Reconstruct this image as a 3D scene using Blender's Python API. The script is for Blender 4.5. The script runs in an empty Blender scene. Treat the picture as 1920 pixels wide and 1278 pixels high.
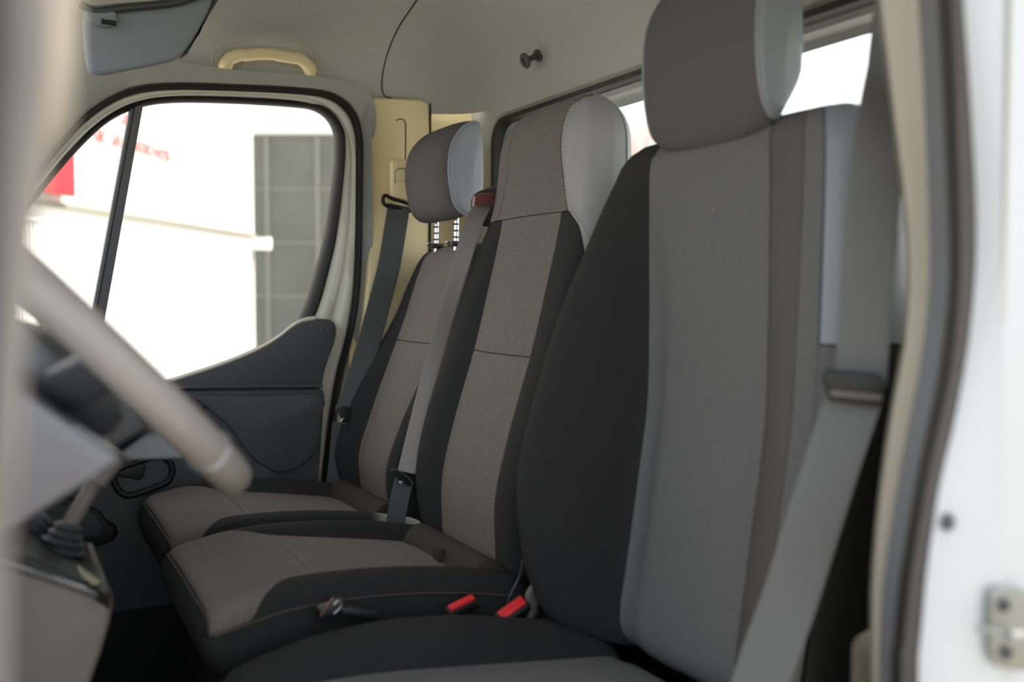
import bpy, bmesh, math, random
from mathutils import Vector, Matrix
from mathutils.bvhtree import BVHTree
random.seed(4)
R_ = math.radians
SC = bpy.context.scene
COL = SC.collection

# ------------------------------------------------------------------ camera
FPX, ZC = 1867.0, 1.5
YAW, PIT = R_(27.2), R_(2.85)
CF = Vector((math.cos(YAW)*math.cos(PIT), -math.sin(YAW)*math.cos(PIT), -math.sin(PIT)))
CR = Vector((-math.sin(YAW), -math.cos(YAW), 0))
CU = CR.cross(CF)
CAM = Vector((0, 0, ZC))
cd = bpy.data.cameras.new('camera'); cam = bpy.data.objects.new('camera', cd); COL.objects.link(cam)
cd.sensor_width = 36; cd.lens = FPX/1920*36; cd.clip_start = .02; cd.clip_end = 300
cam.matrix_world = Matrix(((CR.x, CU.x, -CF.x, 0), (CR.y, CU.y, -CF.y, 0), (CR.z, CU.z, -CF.z, ZC), (0, 0, 0, 1)))
cd.dof.use_dof = True; cd.dof.focus_distance = 1.95; cd.dof.aperture_fstop = 2.4
SC.camera = cam

# ------------------------------------------------------------------ light
w = bpy.data.worlds.new('world'); SC.world = w; w.use_nodes = True
bg = w.node_tree.nodes['Background']; bg.inputs[0].default_value = (.90, .95, 1, 1); bg.inputs[1].default_value = 1.0
sl = bpy.data.lights.new('sun', 'SUN'); sun = bpy.data.objects.new('sun', sl); COL.objects.link(sun)
sl.energy = 7.5; sl.angle = R_(2); sl.color = (1, .93, .8)
sun.rotation_euler = Vector((.03, -.50, .86)).to_track_quat('Z', 'Y').to_euler(); sun.location = (8, -9, 12)
SC.view_settings.view_transform = 'Standard'; SC.view_settings.look = 'None'
SC.view_settings.gamma = 1; SC.view_settings.use_curve_mapping = False
SC.view_settings.exposure = 1.0
SC.cycles.diffuse_bounces = 8; SC.cycles.max_bounces = 14; SC.cycles.transparent_max_bounces = 12

# ------------------------------------------------------------------ pixel -> place on a real plane
def ray(px, py):
    return CF + CR*((px-960)/FPX) + CU*((639-py)/FPX)
def at(px, py, x=None, y=None, z=None):
    d = ray(px, py)
    t = x/d.x if x is not None else (y/d.y if y is not None else (z-ZC)/d.z)
    return CAM + d*t
DP, DN = Vector((2.30, 0, 1.28)), Vector((1, 0, .16)).normalized()      # upper part of the far door leans inwards
def atd(px, py, off=0.0):
    d = ray(px, py); p0 = DP - DN*off
    return CAM + d*((p0-CAM).dot(DN)/d.dot(DN))

# ------------------------------------------------------------------ materials
def lin(c):
    return tuple(((v/255)/12.92 if v/255 <= .04045 else ((v/255+.055)/1.055)**2.4) for v in c)
def mat(name, rgb, rough=.6, metal=0, bump=None, vary=None, spec=.5, sheen=0, coat=0):
    m = bpy.data.materials.new(name); m.use_nodes = True
    nt = m.node_tree; b = nt.nodes['Principled BSDF']; c = lin(rgb)
    b.inputs['Base Color'].default_value = (*c, 1); b.inputs['Roughness'].default_value = rough
    b.inputs['Metallic'].default_value = metal; b.inputs['Specular IOR Level'].default_value = spec
    b.inputs['Sheen Weight'].default_value = sheen; b.inputs['Coat Weight'].default_value = coat
    if bump or vary:
        tc = nt.nodes.new('ShaderNodeTexCoord')
    if vary:                                # (scale, amount, stretch)
        mp = nt.nodes.new('ShaderNodeMapping'); mp.inputs['Scale'].default_value = vary[2] if len(vary) > 2 else (1, 1, 1)
        nt.links.new(tc.outputs['Object'], mp.inputs[0])
        n = nt.nodes.new('ShaderNodeTexNoise'); n.inputs['Scale'].default_value = vary[0]; n.inputs['Detail'].default_value = 4
        nt.links.new(mp.outputs[0], n.inputs['Vector'])
        r = nt.nodes.new('ShaderNodeValToRGB'); a = vary[1]
        r.color_ramp.elements[0].position = .32; r.color_ramp.elements[1].position = .68
        r.color_ramp.elements[0].color = (*[v*(1-a) for v in c], 1); r.color_ramp.elements[1].color = (*[min(1, v*(1+a)) for v in c], 1)
        nt.links.new(n.outputs['Fac'], r.inputs[0]); nt.links.new(r.outputs[0], b.inputs['Base Color'])
    if bump:
        n2 = nt.nodes.new('ShaderNodeTexNoise'); n2.inputs['Scale'].default_value = bump[0]; n2.inputs['Detail'].default_value = 3
        nt.links.new(tc.outputs['Object'], n2.inputs['Vector'])
        bp = nt.nodes.new('ShaderNodeBump'); bp.inputs['Strength'].default_value = bump[1]; bp.inputs['Distance'].default_value = bump[2] if len(bump) > 2 else .001
        nt.links.new(n2.outputs['Fac'], bp.inputs['Height']); nt.links.new(bp.outputs[0], b.inputs['Normal'])
    return m
def glass(name, tint=(1, 1, 1), dust=0.0):
    m = bpy.data.materials.new(name); m.use_nodes = True; nt = m.node_tree; nt.nodes.clear(); N = nt.nodes.new; Lk = nt.links.new
    o = N('ShaderNodeOutputMaterial'); mx = N('ShaderNodeMixShader')
    t = N('ShaderNodeBsdfTransparent'); t.inputs[0].default_value = (*tint, 1)
    g = N('ShaderNodeBsdfGlossy'); g.inputs['Roughness'].default_value = .02
    lw = N('ShaderNodeLayerWeight'); lw.inputs[0].default_value = .5
    p = N('ShaderNodeMath'); p.operation = 'POWER'; p.inputs[1].default_value = 5; Lk(lw.outputs['Facing'], p.inputs[0])
    q = N('ShaderNodeMath'); q.operation = 'MULTIPLY_ADD'; q.inputs[1].default_value = .8; q.inputs[2].default_value = .04; Lk(p.outputs[0], q.inputs[0])
    Lk(q.outputs[0], mx.inputs[0]); Lk(t.outputs[0], mx.inputs[1]); Lk(g.outputs[0], mx.inputs[2]); last = mx
    if dust:                                   # a thin film of dust scatters the daylight
        d = N('ShaderNodeBsdfTranslucent'); d.inputs[0].default_value = (.9, .92, .9, 1)
        tc = N('ShaderNodeTexCoord'); n = N('ShaderNodeTexNoise'); n.inputs['Scale'].default_value = 9; Lk(tc.outputs['Object'], n.inputs['Vector'])
        k = N('ShaderNodeMath'); k.operation = 'MULTIPLY'; k.inputs[1].default_value = dust*2; Lk(n.outputs['Fac'], k.inputs[0])
        m2 = N('ShaderNodeMixShader'); Lk(k.outputs[0], m2.inputs[0]); Lk(mx.outputs[0], m2.inputs[1]); Lk(d.outputs[0], m2.inputs[2]); last = m2
    Lk(last.outputs[0], o.inputs[0]); return m
M = dict(
    grey_fabric=mat('grey heather fabric', (112, 106, 101), .95, bump=(1400, .5, .0006), vary=(700, .38), spec=.2),
    drv_fabric=mat('grey flat fabric', (104, 104, 105), .95, bump=(1400, .4, .0005), vary=(500, .16), spec=.2),
    head_fabric=mat('charcoal fabric', (92, 89, 90), .95, bump=(1400, .4, .0005), vary=(600, .15), spec=.2),
    black_fabric=mat('black fabric', (46, 46, 47), .95, bump=(1500, .4, .0005), vary=(600, .15), spec=.2),
    brown_fabric=mat('dark brown fabric', (60, 55, 52), .95, bump=(900, .4, .0006), vary=(600, .2), spec=.2),
    vinyl=mat('grey vinyl', (138, 143, 151), .34, bump=(900, .25, .0004), spec=.45),
    dark_vinyl=mat('dark vinyl', (58, 60, 64), .42, bump=(900, .25, .0004), spec=.5),
    light_vinyl=mat('light grey perforated vinyl', (150, 150, 152), .5, bump=(1600, .5, .0006), vary=(1500, .16), spec=.4),
    thread=mat('pale thread', (190, 185, 172), .7),
    seam=mat('seam thread', (70, 66, 62), .9),
    liner=mat('headliner felt', (176, 177, 171), .98, bump=(700, .35, .0008), vary=(300, .07), spec=.1),
    liner_grey=mat('grey moulded trim', (160, 162, 160), .75, bump=(500, .15, .0004)),
    warm=mat('warm-lit beige trim plastic', (240, 222, 176), .5, bump=(500, .2, .0004)),  # far-side beige trim, with the warm light on it put into its colour
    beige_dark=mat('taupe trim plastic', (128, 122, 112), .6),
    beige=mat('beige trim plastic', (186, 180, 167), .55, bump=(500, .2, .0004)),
    seal=mat('black rubber', (22, 22, 23), .6, bump=(300, .1, .0005)),
    grey_rubber=mat('grey rubber', (92, 93, 97), .55),
    brown_rubber=mat('worn grey brown rubber', (98, 94, 94), .6),
    paint=mat('white body paint', (191, 195, 200), .28, coat=.3),
    paint_in=mat('silver white door paint', (226, 226, 212), .3, coat=.3),
    plastic=mat('anthracite plastic', (70, 74, 78), .55, bump=(420, .3, .0005)),
    black=mat('black plastic', (24, 25, 27), .5, bump=(400, .2, .0005)),
    dash=mat('dashboard plastic', (64, 66, 72), .38, bump=(420, .25, .0005)),
    glossy=mat('satin grey plastic', (100, 100, 108), .26, spec=.7),
    console=mat('grey console plastic', (106, 102, 100), .45, bump=(400, .2, .0005)),
    wheel=mat('wheel leather', (146, 139, 136), .3, bump=(500, .2, .0004)),  # dark leather, lightened all over so its colour carries the strong reflection
    chrome=mat('polished metal', (200, 200, 200), .2, 1),
    steel=mat('zinc plated steel', (150, 152, 150), .4, .8),
    silver=mat('silver trim', (170, 170, 176), .3, .7),
    rubber_carpet=mat('dark rubber mat', (14, 15, 17), .9, bump=(200, .4, .001), spec=.08),
    belt=mat('black webbing', (98, 99, 100), .6, bump=(1100, .6, .0004), spec=.5),
    belt_dark=mat('charcoal webbing', (66, 68, 69), .6, bump=(1100, .6, .0004), spec=.5),
    belt_brown=mat('glossy dark webbing', (122, 117, 115), .34, bump=(1100, .6, .0004), spec=.6),
    red=mat('red plastic', (226, 44, 50), .4),
    red_dull=mat('smoked red brown plastic', (118, 72, 70), .3),
    visor=mat('blue grey visor vinyl', (128, 135, 142), .6, bump=(600, .15, .0004)),
    glass=glass('clear glass'), glass_rear=glass('green tinted dusty glass', (.86, .93, .92), .22),
    wallwhite=mat('white corrugated cladding', (240, 240, 236), .7),
    wallshade=mat('pale grey render', (180, 188, 186), .8),
    shutter=mat('dark grey sectional door', (106, 108, 99), .6, vary=(2, .1)),
    shutter_line=mat('pale joint strip', (138, 140, 128), .6),
    sign_red=mat('red sign panel', (222, 40, 52), .6), letters=mat('red lettering', (190, 22, 40), .6),
    asphalt=mat('sandy concrete ground', (122, 118, 108), .9, vary=(3, .15)),
    car_red=mat('red car paint', (176, 52, 50), .35, coat=.3), car_glass=mat('dark car glass', (40, 46, 50), .12),
    facade=mat('warm ochre render', (236, 204, 138), .8, vary=(1.5, .06)),
    yellow=mat('pale yellow green plastic', (150, 152, 120), .5),
    crumb=mat('dry crumb', (170, 130, 90), .9),
)

# ------------------------------------------------------------------ mesh helpers
def link(name, me, m, parent=None):
    o = bpy.data.objects.new(name, me); COL.objects.link(o)
    if m: me.materials.append(M[m] if isinstance(m, str) else m)
    if parent: o.parent = parent
    return o
def mesh(name, V, F, m, parent=None, smooth=True):
    me = bpy.data.meshes.new(name); me.from_pydata([tuple(v) for v in V], [], F); me.update()
    bm = bmesh.new(); bm.from_mesh(me); bmesh.ops.recalc_face_normals(bm, faces=bm.faces); bm.to_mesh(me); bm.free()
    if smooth:
        me.polygons.foreach_set('use_smooth', [True]*len(me.polygons))
        me.set_sharp_from_angle(angle=R_(48))
    return link(name, me, m, parent)
def tag(o, label=None, cat=None, group=None, kind=None):
    if label: o['label'] = label
    if cat: o['category'] = cat
    if group: o['group'] = group
    if kind: o['kind'] = kind
    return o
def thing(name, label, cat, loc=(0, 0, 0), group=None):
    o = bpy.data.objects.new(name, None); COL.objects.link(o); o.empty_display_size = .05
    return tag(o, label, cat, group)
def cr(P, n=8, closed=False):               # catmull-rom through the points
    P = [Vector(p) for p in P]; out = []; L = len(P)
    seg = L if closed else L-1
    for i in range(seg):
        a = P[(i-1) % L] if closed or i else P[0]*2-P[1]
        b = P[i]; c = P[(i+1) % L]
        d = P[(i+2) % L] if closed or i+2 < L else P[-1]*2-P[-2]
        for k in range(n):
            t = k/n
            out.append(.5*((2*b)+(c-a)*t+(2*a-5*b+4*c-d)*t*t+(3*b-a-3*c+d)*t**3))
    if not closed: out.append(P[-1].copy())
    return out
def resample(P, n, closed=False):
    Q = list(P)+([P[0]] if closed else []); D = [0]
    for a, b in zip(Q, Q[1:]): D.append(D[-1]+(b-a).length)
    out = []; j = 0; N = n if closed else n-1
    for i in range(n):
        s = D[-1]*i/N
        while j < len(D)-2 and D[j+1] < s: j += 1
        t = (s-D[j])/max(1e-9, D[j+1]-D[j]); out.append(Q[j].lerp(Q[j+1], min(1, max(0, t))))
    return out
def gridmesh(name, rows, m, parent=None, cu=False, cv=False, cap=False, smooth=True):
    nr, nc = len(rows), len(rows[0]); V = [p for r in rows for p in r]; F = []
    for i in range(nr if cv else nr-1):
        for j in range(nc if cu else nc-1):
            a = i*nc+j; b = i*nc+(j+1) % nc; c = ((i+1) % nr)*nc+(j+1) % nc; d = ((i+1) % nr)*nc+j
            F.append((a, b, c, d))
    if cap: F += [tuple(range(nc)), tuple(range((nr-1)*nc, nr*nc))]
    return mesh(name, V, F, m, parent, smooth)
def tube(name, pts, r, m, parent=None, n=10, smooth_n=0, closed=False, flat=1.0, up=None):
    P = cr(pts, smooth_n, closed) if smooth_n else [Vector(p) for p in pts]
    rows = []; L = len(P); prev = None
    for i, p in enumerate(P):
        t = (P[(i+1) % L]-P[i-1]) if (closed or 0 < i < L-1) else (P[1]-P[0] if i == 0 else P[-1]-P[-2])
        t.normalize()
        u = Vector(up) if up else (prev or (Vector((0, 0, 1)) if abs(t.z) < .9 else Vector((1, 0, 0))))
        s = t.cross(u).normalized(); u2 = s.cross(t).normalized(); prev = u2
        rr = r(i/(L-1)) if callable(r) else r
        rows.append([p+s*math.cos(a)*rr+u2*math.sin(a)*rr*flat for a in [2*math.pi*k/n for k in range(n)]])
    return gridmesh(name, rows, m, parent, cu=True, cv=closed, cap=not closed)
def extrude(name, outline, vec, m, parent=None, bevel=.004, seg=3):
    bm = bmesh.new(); vs = [bm.verts.new(p) for p in outline]; f = bm.faces.new(vs)
    r = bmesh.ops.extrude_face_region(bm, geom=[f]); nv = [g for g in r['geom'] if isinstance(g, bmesh.types.BMVert)]
    bmesh.ops.translate(bm, verts=nv, vec=Vector(vec)); bm.normal_update()
    if bevel:
        top = [e for e in bm.edges if len(e.link_faces) == 2 and e.calc_face_angle(0) > R_(50)]
        bmesh.ops.bevel(bm, geom=top, offset=bevel, segments=seg, profile=.5, affect='EDGES', clamp_overlap=True)
    bmesh.ops.recalc_face_normals(bm, faces=bm.faces)
    me = bpy.data.meshes.new(name); bm.to_mesh(me); bm.free()
    me.polygons.foreach_set('use_smooth', [True]*len(me.polygons)); me.set_sharp_from_angle(angle=R_(40))
    return link(name, me, m, parent)
def box(name, lo, hi, m, parent=None, bevel=.003):
    x0, y0, z0 = lo; x1, y1, z1 = hi
    return extrude(name, [(x0, y0, z0), (x1, y0, z0), (x1, y1, z0), (x0, y1, z0)], (0, 0, z1-z0), m, parent, bevel, 2)
def obox(name, c, ax, ay, az, m, parent=None, bevel=.002):   # oriented box, half vectors
    c, ax, ay, az = map(Vector, (c, ax, ay, az))
    return extrude(name, [c-ax-ay-az, c+ax-ay-az, c+ax+ay-az, c-ax+ay-az], az*2, m, parent, bevel, 2)
def disc(name, c, n, r, h, m, parent=None, seg=28, prof=None):
    c, n = Vector(c), Vector(n).normalized(); s = n.orthogonal().normalized(); t = n.cross(s)
    prof = prof or [(0, 0), (1, 0), (1, .8), (.93, 1), (0, 1)]
    rows = [[c+n*h*k+(s*math.cos(a)+t*math.sin(a))*r*max(q, .001) for a in [2*math.pi*i/seg for i in range(seg)]] for q, k in prof]
    return gridmesh(name, rows, m, parent, cu=True)
def band(name, A, B, prof, nrm, m, parent=None, n=70, smooth_n=8):
    """strip between two open lines A and B; prof = [(t across, height along nrm)]"""
    A = resample(cr(A, smooth_n), n); B = resample(cr(B, smooth_n), n); nrm = Vector(nrm)
    return gridmesh(name, [[a.lerp(b, t)+nrm*h for t, h in prof] for a, b in zip(A, B)], m, parent)
IN = Vector((-1, 0, 0))

# ------------------------------------------------------------------ seat shapes
def interp(S, v):                            # stations sorted by first entry, smooth interpolation
    if v <= S[0][0]: return S[0][1:]
    if v >= S[-1][0]: return S[-1][1:]
    for i in range(len(S)-1):
        if S[i][0] <= v <= S[i+1][0]:
            t = (v-S[i][0])/(S[i+1][0]-S[i][0]); a = S[max(0, i-1)]; b = S[i]; c = S[i+1]; d = S[min(len(S)-1, i+2)]
            o = []
            for k in range(1, len(b)):
                h = c[0]-b[0]
                mb = (c[k]-a[k])/max(1e-6, c[0]-a[0])*h; mc = (d[k]-b[k])/max(1e-6, d[0]-b[0])*h
                o.append((2*t**3-3*t*t+1)*b[k]+(t**3-2*t*t+t)*mb+(-2*t**3+3*t*t)*c[k]+(t**3-t*t)*mc)
            return o
class Pad:
    """a padded seat body. stations (v, depth, cw, hw, prot, thick); v runs along the pad, u across:
    |u|<.5 centre panel, .5-.85 bolster, .85-1 side, 1-1.5 back"""
    def __init__(s, xc, S, along='z', r0=.03, r1=.05, bulge=.008, near=1.0):
        s.xc, s.S, s.along, s.r0, s.r1, s.bulge, s.near = xc, S, along, r0, r1, bulge, near
        s.v0, s.v1 = S[0][0], S[-1][0]
    def cs(s, u, v):
        d, cw, hw, pr, th = interp(s.S, v); a = abs(u); w = hw-cw
        if u < 0: pr *= s.near
        K = [(0, 0, s.bulge), (.25, cw*.5, s.bulge*.8), (.5, cw, 0), (.58, cw+w*.22, pr*.55+.004), (.68, cw+w*.5, pr+.003), (.78, cw+w*.8, pr-.004),
             (.85, hw-.003, pr-.03), (.92, hw, pr*.5-th*.45), (1.0, hw-.004, -th+.02), (1.06, hw-.03, -th), (1.5, 0, -th)]
        x, n = interp([(k[0], k[1], k[2]) for k in K], a)
        return (x if u >= 0 else -x), n, d, hw, th, pr
    def P(s, u, v, off=0.0):
        # rounded ends
        ins = 0; vv = v
        if v > s.v1-s.r1:
            q = min(1, (v-(s.v1-s.r1))/s.r1); ins = s.r1*(1-math.cos(q*math.pi/2)); vv = s.v1-s.r1+s.r1*math.sin(q*math.pi/2)
        elif v < s.v0+s.r0:
            q = min(1, ((s.v0+s.r0)-v)/s.r0); ins = s.r0*(1-math.cos(q*math.pi/2)); vv = s.v0+s.r0-s.r0*math.sin(q*math.pi/2)
        x, n, d, hw, th, pr = s.cs(u, vv)
        kx = 1-ins/hw-off/hw; ym = (pr*.3-th)/2; half = (th+pr*.3)/2; kn = max(.02, 1-ins/max(half, s.r1 if vv > s.v0+s.r0 else s.r0))-off/half
        x = x*kx; n = ym+(n-ym)*kn
        return Vector((s.xc+x, d+n, vv)) if s.along == 'z' else Vector((s.xc+x, vv, d+n))
    def part(s, name, m, parent, u0, u1, v0, v1, nu=24, nv=50, tuck=.006, tv=(1, 1), tu=(1, 1)):
        v0 = s.v0 if v0 is None else v0; v1 = s.v1 if v1 is None else v1; rows = []
        f = lambda a, v: a(v) if callable(a) else a
        vs = [0, .004]+[i/nv for i in range(1, nv)]+[.996, 1]; us = [0, .012]+[i/nu for i in range(1, nu)]+[.988, 1]
        for i, t in enumerate(vs):
            v = v0+(v1-v0)*t; row = []
            for j, q in enumerate(us):
                a = f(u0, v); b = f(u1, v); u = a+(b-a)*q; off = 0
                if (i == 0 and tv[0]) or (i == len(vs)-1 and tv[1]) or (j == 0 and tu[0]) or (j == len(us)-1 and tu[1]): off = tuck
                row.append(s.P(u, v, off))
            rows.append(row)
        return gridmesh(name, rows, m, parent)
    def line(s, name, m, parent, uv, r=.0012, out=.001, n=10):
        return tube(name, [s.P(u, v, -out) for u, v in cr2(uv, n)], r, m, parent, n=6)
def cr2(uv, n):
    return [(p.x, p.y) for p in cr([(a, b, 0) for a, b in uv], n)]
def stitches(name, path, m, parent, step=.007, ln=.004, r=.0008):
    """small separate stitches along a path, one mesh"""
    L = sum((b-a).length for a, b in zip(path, path[1:])); Q = resample(path, max(2, int(L/step))); V = []; F = []
    for a, b in zip(Q, Q[1:]):
        d = (b-a); d.normalize(); s = d.orthogonal().normalized()*r; t = d.cross(s); e = a+d*ln; k = len(V)
        V += [a+s, a+t, a-s, a-t, e+s, e+t, e-s, e-t]
        F += [(k, k+1, k+5, k+4), (k+1, k+2, k+6, k+5), (k+2, k+3, k+7, k+6), (k+3, k, k+4, k+7), (k, k+3, k+2, k+1), (k+4, k+5, k+6, k+7)]
    o = mesh(name, V, F, m, parent, False); o['kind'] = 'stuff'; return o

def headrest(parent, c, w, prof, fab, side, tilt=0, post_z=None, pe=3.0, posts=True, cap=.86, ky=.6, kz=.75):
    """prof = closed side outline as (forward, up) offsets around c"""
    c = Vector(c); P = resample(cr([(a, b, 0) for a, b in prof], 8, True), 56, True)
    ctr = Vector((min(p.x for p in P)+.003, 0, 0))
    def rowat(s, sc=1.0):
        q = (1-abs(s)**pe)**(1/pe) if abs(s) < 1 else 0
        k = (ky+(1-ky)*q)*sc; k2 = (kz+(1-kz)*q)*sc
        return [Vector((c.x+s*w/2, c.y+(ctr.x+(p.x-ctr.x)*k), c.z+p.y*k2)) for p in P]
    h = gridmesh('headrest', [rowat(cap*math.sin(math.pi/2*t/18)) for t in range(-18, 19)], fab, parent, cu=True)
    for sg in (-1, 1):
        rows = [rowat(sg*cap, .965)]+[rowat(sg*(cap+.01), 1.0)]+[rowat(sg*(cap+(1-cap)*math.sin(math.pi/2*t/6))) for t in range(1, 7)]
        last = rows[-1]; m_ = sum(last, Vector())/len(last)
        rows += [[p.lerp(m_, q)+Vector((sg*.004*q, 0, 0)) for p in last] for q in (.25, .5, .75, .999)]
        gridmesh('side_panel', rows, side, h, cu=True)
        tube('piping', rowat(sg*cap, 1.004), .0022, side, h, n=8, closed=True)
    if posts:
        for sg in (-1, 1):
            px = c.x+sg*.055; top = Vector((px, c.y-.015, c.z-.09)); bot = Vector((px, c.y-.012, post_z-.04))
            tube('post', [top, bot], .0058, 'chrome', h, n=14)
            V = []; 
            for k in range(9):
                z = bot.z+.05+k*.014
                if z < top.z-.01: disc('notch', (px, c.y-.013, z), (0, 0, 1), .0066, .0035, 'black', h, seg=14)
            box('post_sleeve', (px-.015, c.y-.028, post_z-.008), (px+.015, c.y+.002, post_z+.003), 'black', h, .004)
            disc('release_button', (px+.012, c.y+.0, post_z+.001), (.3, .3, 1), .006, .004, 'silver', h, seg=16)
    return h

# ================================================================== SETTING
def struct(o): o['kind'] = 'structure'; return o
FZ = .62
struct(box('floor', (.5, -1.07, FZ-.04), (2.36, .95, FZ), 'rubber_carpet', None, 0))
g = struct(box('ground', (-30, -40, -.2), (45, 40, 0), 'asphalt', None, 0))

# headliner: an upturned tub with rounded corners
RX0, RX1, RY0, RY1 = .56, 2.262, -1.05, .12
ZR, HZ, HR = 1.93, .235, .34
def roundrect(x0, x1, y0, y1, r, n=12):
    out = []
    for cx, cy, a0 in ((x1-r, y1-r, 0), (x0+r, y1-r, 90), (x0+r, y0+r, 180), (x1-r, y0+r, 270)):
        out += [(cx+r*math.cos(R_(a0+90*k/n)), cy+r*math.sin(R_(a0+90*k/n))) for k in range(n+1)]
    return out
rows = []
NL = 22
def lift(p):
    t = min(1, max(0, (p.y+.12)/.22)); t = t*t*(3-2*t)
    return Vector((p.x, p.y, p.z+max(0, 2.085-p.z)*t))
for i in range(NL+1):
    th = math.pi/2*i/NL; ins = HR*(1-math.cos(th)); z = ZR+HZ*math.sin(th)
    rows.append([Vector((x, y, z)) for x, y in roundrect(RX0+ins, RX1-ins, RY0+ins, RY1-ins*.8, max(.02, .13*(1-i/NL)+.03*(i/NL)), 12)])
rows = [[lift(p) for p in q] for q in rows]
mid = sum(rows[-1], Vector())/len(rows[-1])
for q in (.3, .6, .999): rows.append([p.lerp(mid+Vector((0, 0, .012)), q) for p in rows[-1-int(q*3.4) if False else NL]])
ceiling = struct(gridmesh('ceiling', rows, 'liner', None, cu=True))
box('roof_skin', (.5, -1.1, 2.2), (2.34, .25, 2.22), 'paint', ceiling, .005)
BV = BVHTree.FromPolygons([v.co for v in ceiling.data.vertices], [tuple(p.vertices) for p in ceiling.data.polygons])
def onceil(px, py, off=.002):
    h = BV.ray_cast(CAM+ray(px, py)*.9, ray(px, py).normalized())
    if h[0] is None: return at(px, py, x=2.2)
    n = h[1] if h[1].dot(ray(px, py)) < 0 else -h[1]
    return h[0]+n*off
tube('liner_seam', [onceil(*p, .0002) for p in cr2([(800, -30), (778, 5), (748, 50), (728, 95), (718, 135), (716, 165), (722, 180), (735, 184)], 6)], .0017, 'seal', ceiling, n=8)

# rear bulkhead with its window
WX0, WX1, WZ0, WZ1 = .66, 2.118, 1.475, 1.892
win = roundrect(WX0, WX1, WZ0, WZ1, .055, 10)
def hit_rect(p, x0, x1, z0, z1):
    cx, cz = (WX0+WX1)/2, (WZ0+WZ1)/2; dx, dz = p[0]-cx, p[1]-cz
    t = min(((x1-cx) if dx > 0 else (x0-cx))/dx if abs(dx) > 1e-6 else 9e9, ((z1-cz) if dz > 0 else (z0-cz))/dz if abs(dz) > 1e-6 else 9e9)
    return (cx+dx*t, cz+dz*t)
YB = -1.05
def ringm(name, A, B, ya, yb, m, parent=None, mids=()):
    rows = [[Vector((p[0], ya, p[1])) for p in A]]+[[Vector((a[0]+(b[0]-a[0])*t, y, a[1]+(b[1]-a[1])*t)) for a, b in zip(A, B)] for t, y in mids]+[[Vector((p[0], yb, p[1])) for p in B]]
    return gridmesh(name, rows, m, parent, cu=True)
def grow(P, d):
    cx, cz = (WX0+WX1)/2, (WZ0+WZ1)/2; hx, hz = (WX1-WX0)/2, (WZ1-WZ0)/2
    return [(cx+(p[0]-cx)*(hx+d)/hx, cz+(p[1]-cz)*(hz+d)/hz) for p in P]
wr = struct(ringm('wall_rear', grow(win, .012), [hit_rect(p, .5, 2.34, WZ0-.03, 2.0) for p in win], YB, YB, 'liner'))
box('lower_panel', (.5, YB-.03, FZ), (2.34, YB-.002, WZ0-.02), 'black', wr, .003)
box('ledge', (.5, YB-.02, WZ0-.03), (2.34, YB+.03, WZ0-.012), 'black', wr, .004)
w1 = struct(ringm('window_1', grow(win, .014), grow(win, -.004), YB, YB-.012, 'seal', None, [(.3, YB+.012), (.8, YB+.01)]))
ringm('inner_frame', grow(win, -.004), grow(win, -.03), YB-.012, YB-.046, 'liner_grey', w1, [(.35, YB-.016), (.4, YB-.024), (.5, YB-.040)])
ringm('edge_trim', grow(win, .022), grow(win, .012), YB+.001, YB+.001, 'beige', w1, [(.5, YB+.01)])
mesh('pane', [(x, YB-.045, z) for x, z in grow(win, -.02)], [tuple(range(len(win)))], 'glass_rear', w1, False)

box('pane_divider', (at(1150, 300, y=-1.09).x, -1.10, WZ0+.02), (at(1134, 300, y=-1.09).x, -1.085, at(1142, 228, y=-1.09).z), 'paint', w1, .003)
# far side wall behind the door
NB = -.735
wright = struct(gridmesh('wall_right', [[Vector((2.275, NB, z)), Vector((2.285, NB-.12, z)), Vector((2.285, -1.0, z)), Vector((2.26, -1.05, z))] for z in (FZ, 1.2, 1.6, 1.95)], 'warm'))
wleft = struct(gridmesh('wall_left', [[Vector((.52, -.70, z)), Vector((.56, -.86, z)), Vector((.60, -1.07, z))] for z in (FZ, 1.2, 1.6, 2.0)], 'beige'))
box('sill', (.46, -.72, FZ-.25), (.62, .9, FZ-.02), 'paint', wleft, .01)
box('header_rail', (.50, -1.1, 1.97), (.60, .25, 2.2), 'liner', wleft, .01)
# front of the cab: firewall, windscreen
wf = struct(box('wall_front', (.5, .9, .3), (2.36, 1.0, 1.22), 'black', None, .01))
w2 = struct(mesh('window_2', [(.56, .16, 2.08), (2.24, .16, 2.08), (2.3, .95, 1.25), (.52, .95, 1.25)], [(0, 1, 2, 3)], 'glass', None, False))
box('header_frame', (.5, .10, 2.08), (2.34, .26, 2.16), 'liner', w2, .02)
tube('pillar_frame', [(2.27, .2, 2.0), (2.32, .92, 1.25)], .045, 'beige', w2, n=10)

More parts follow.
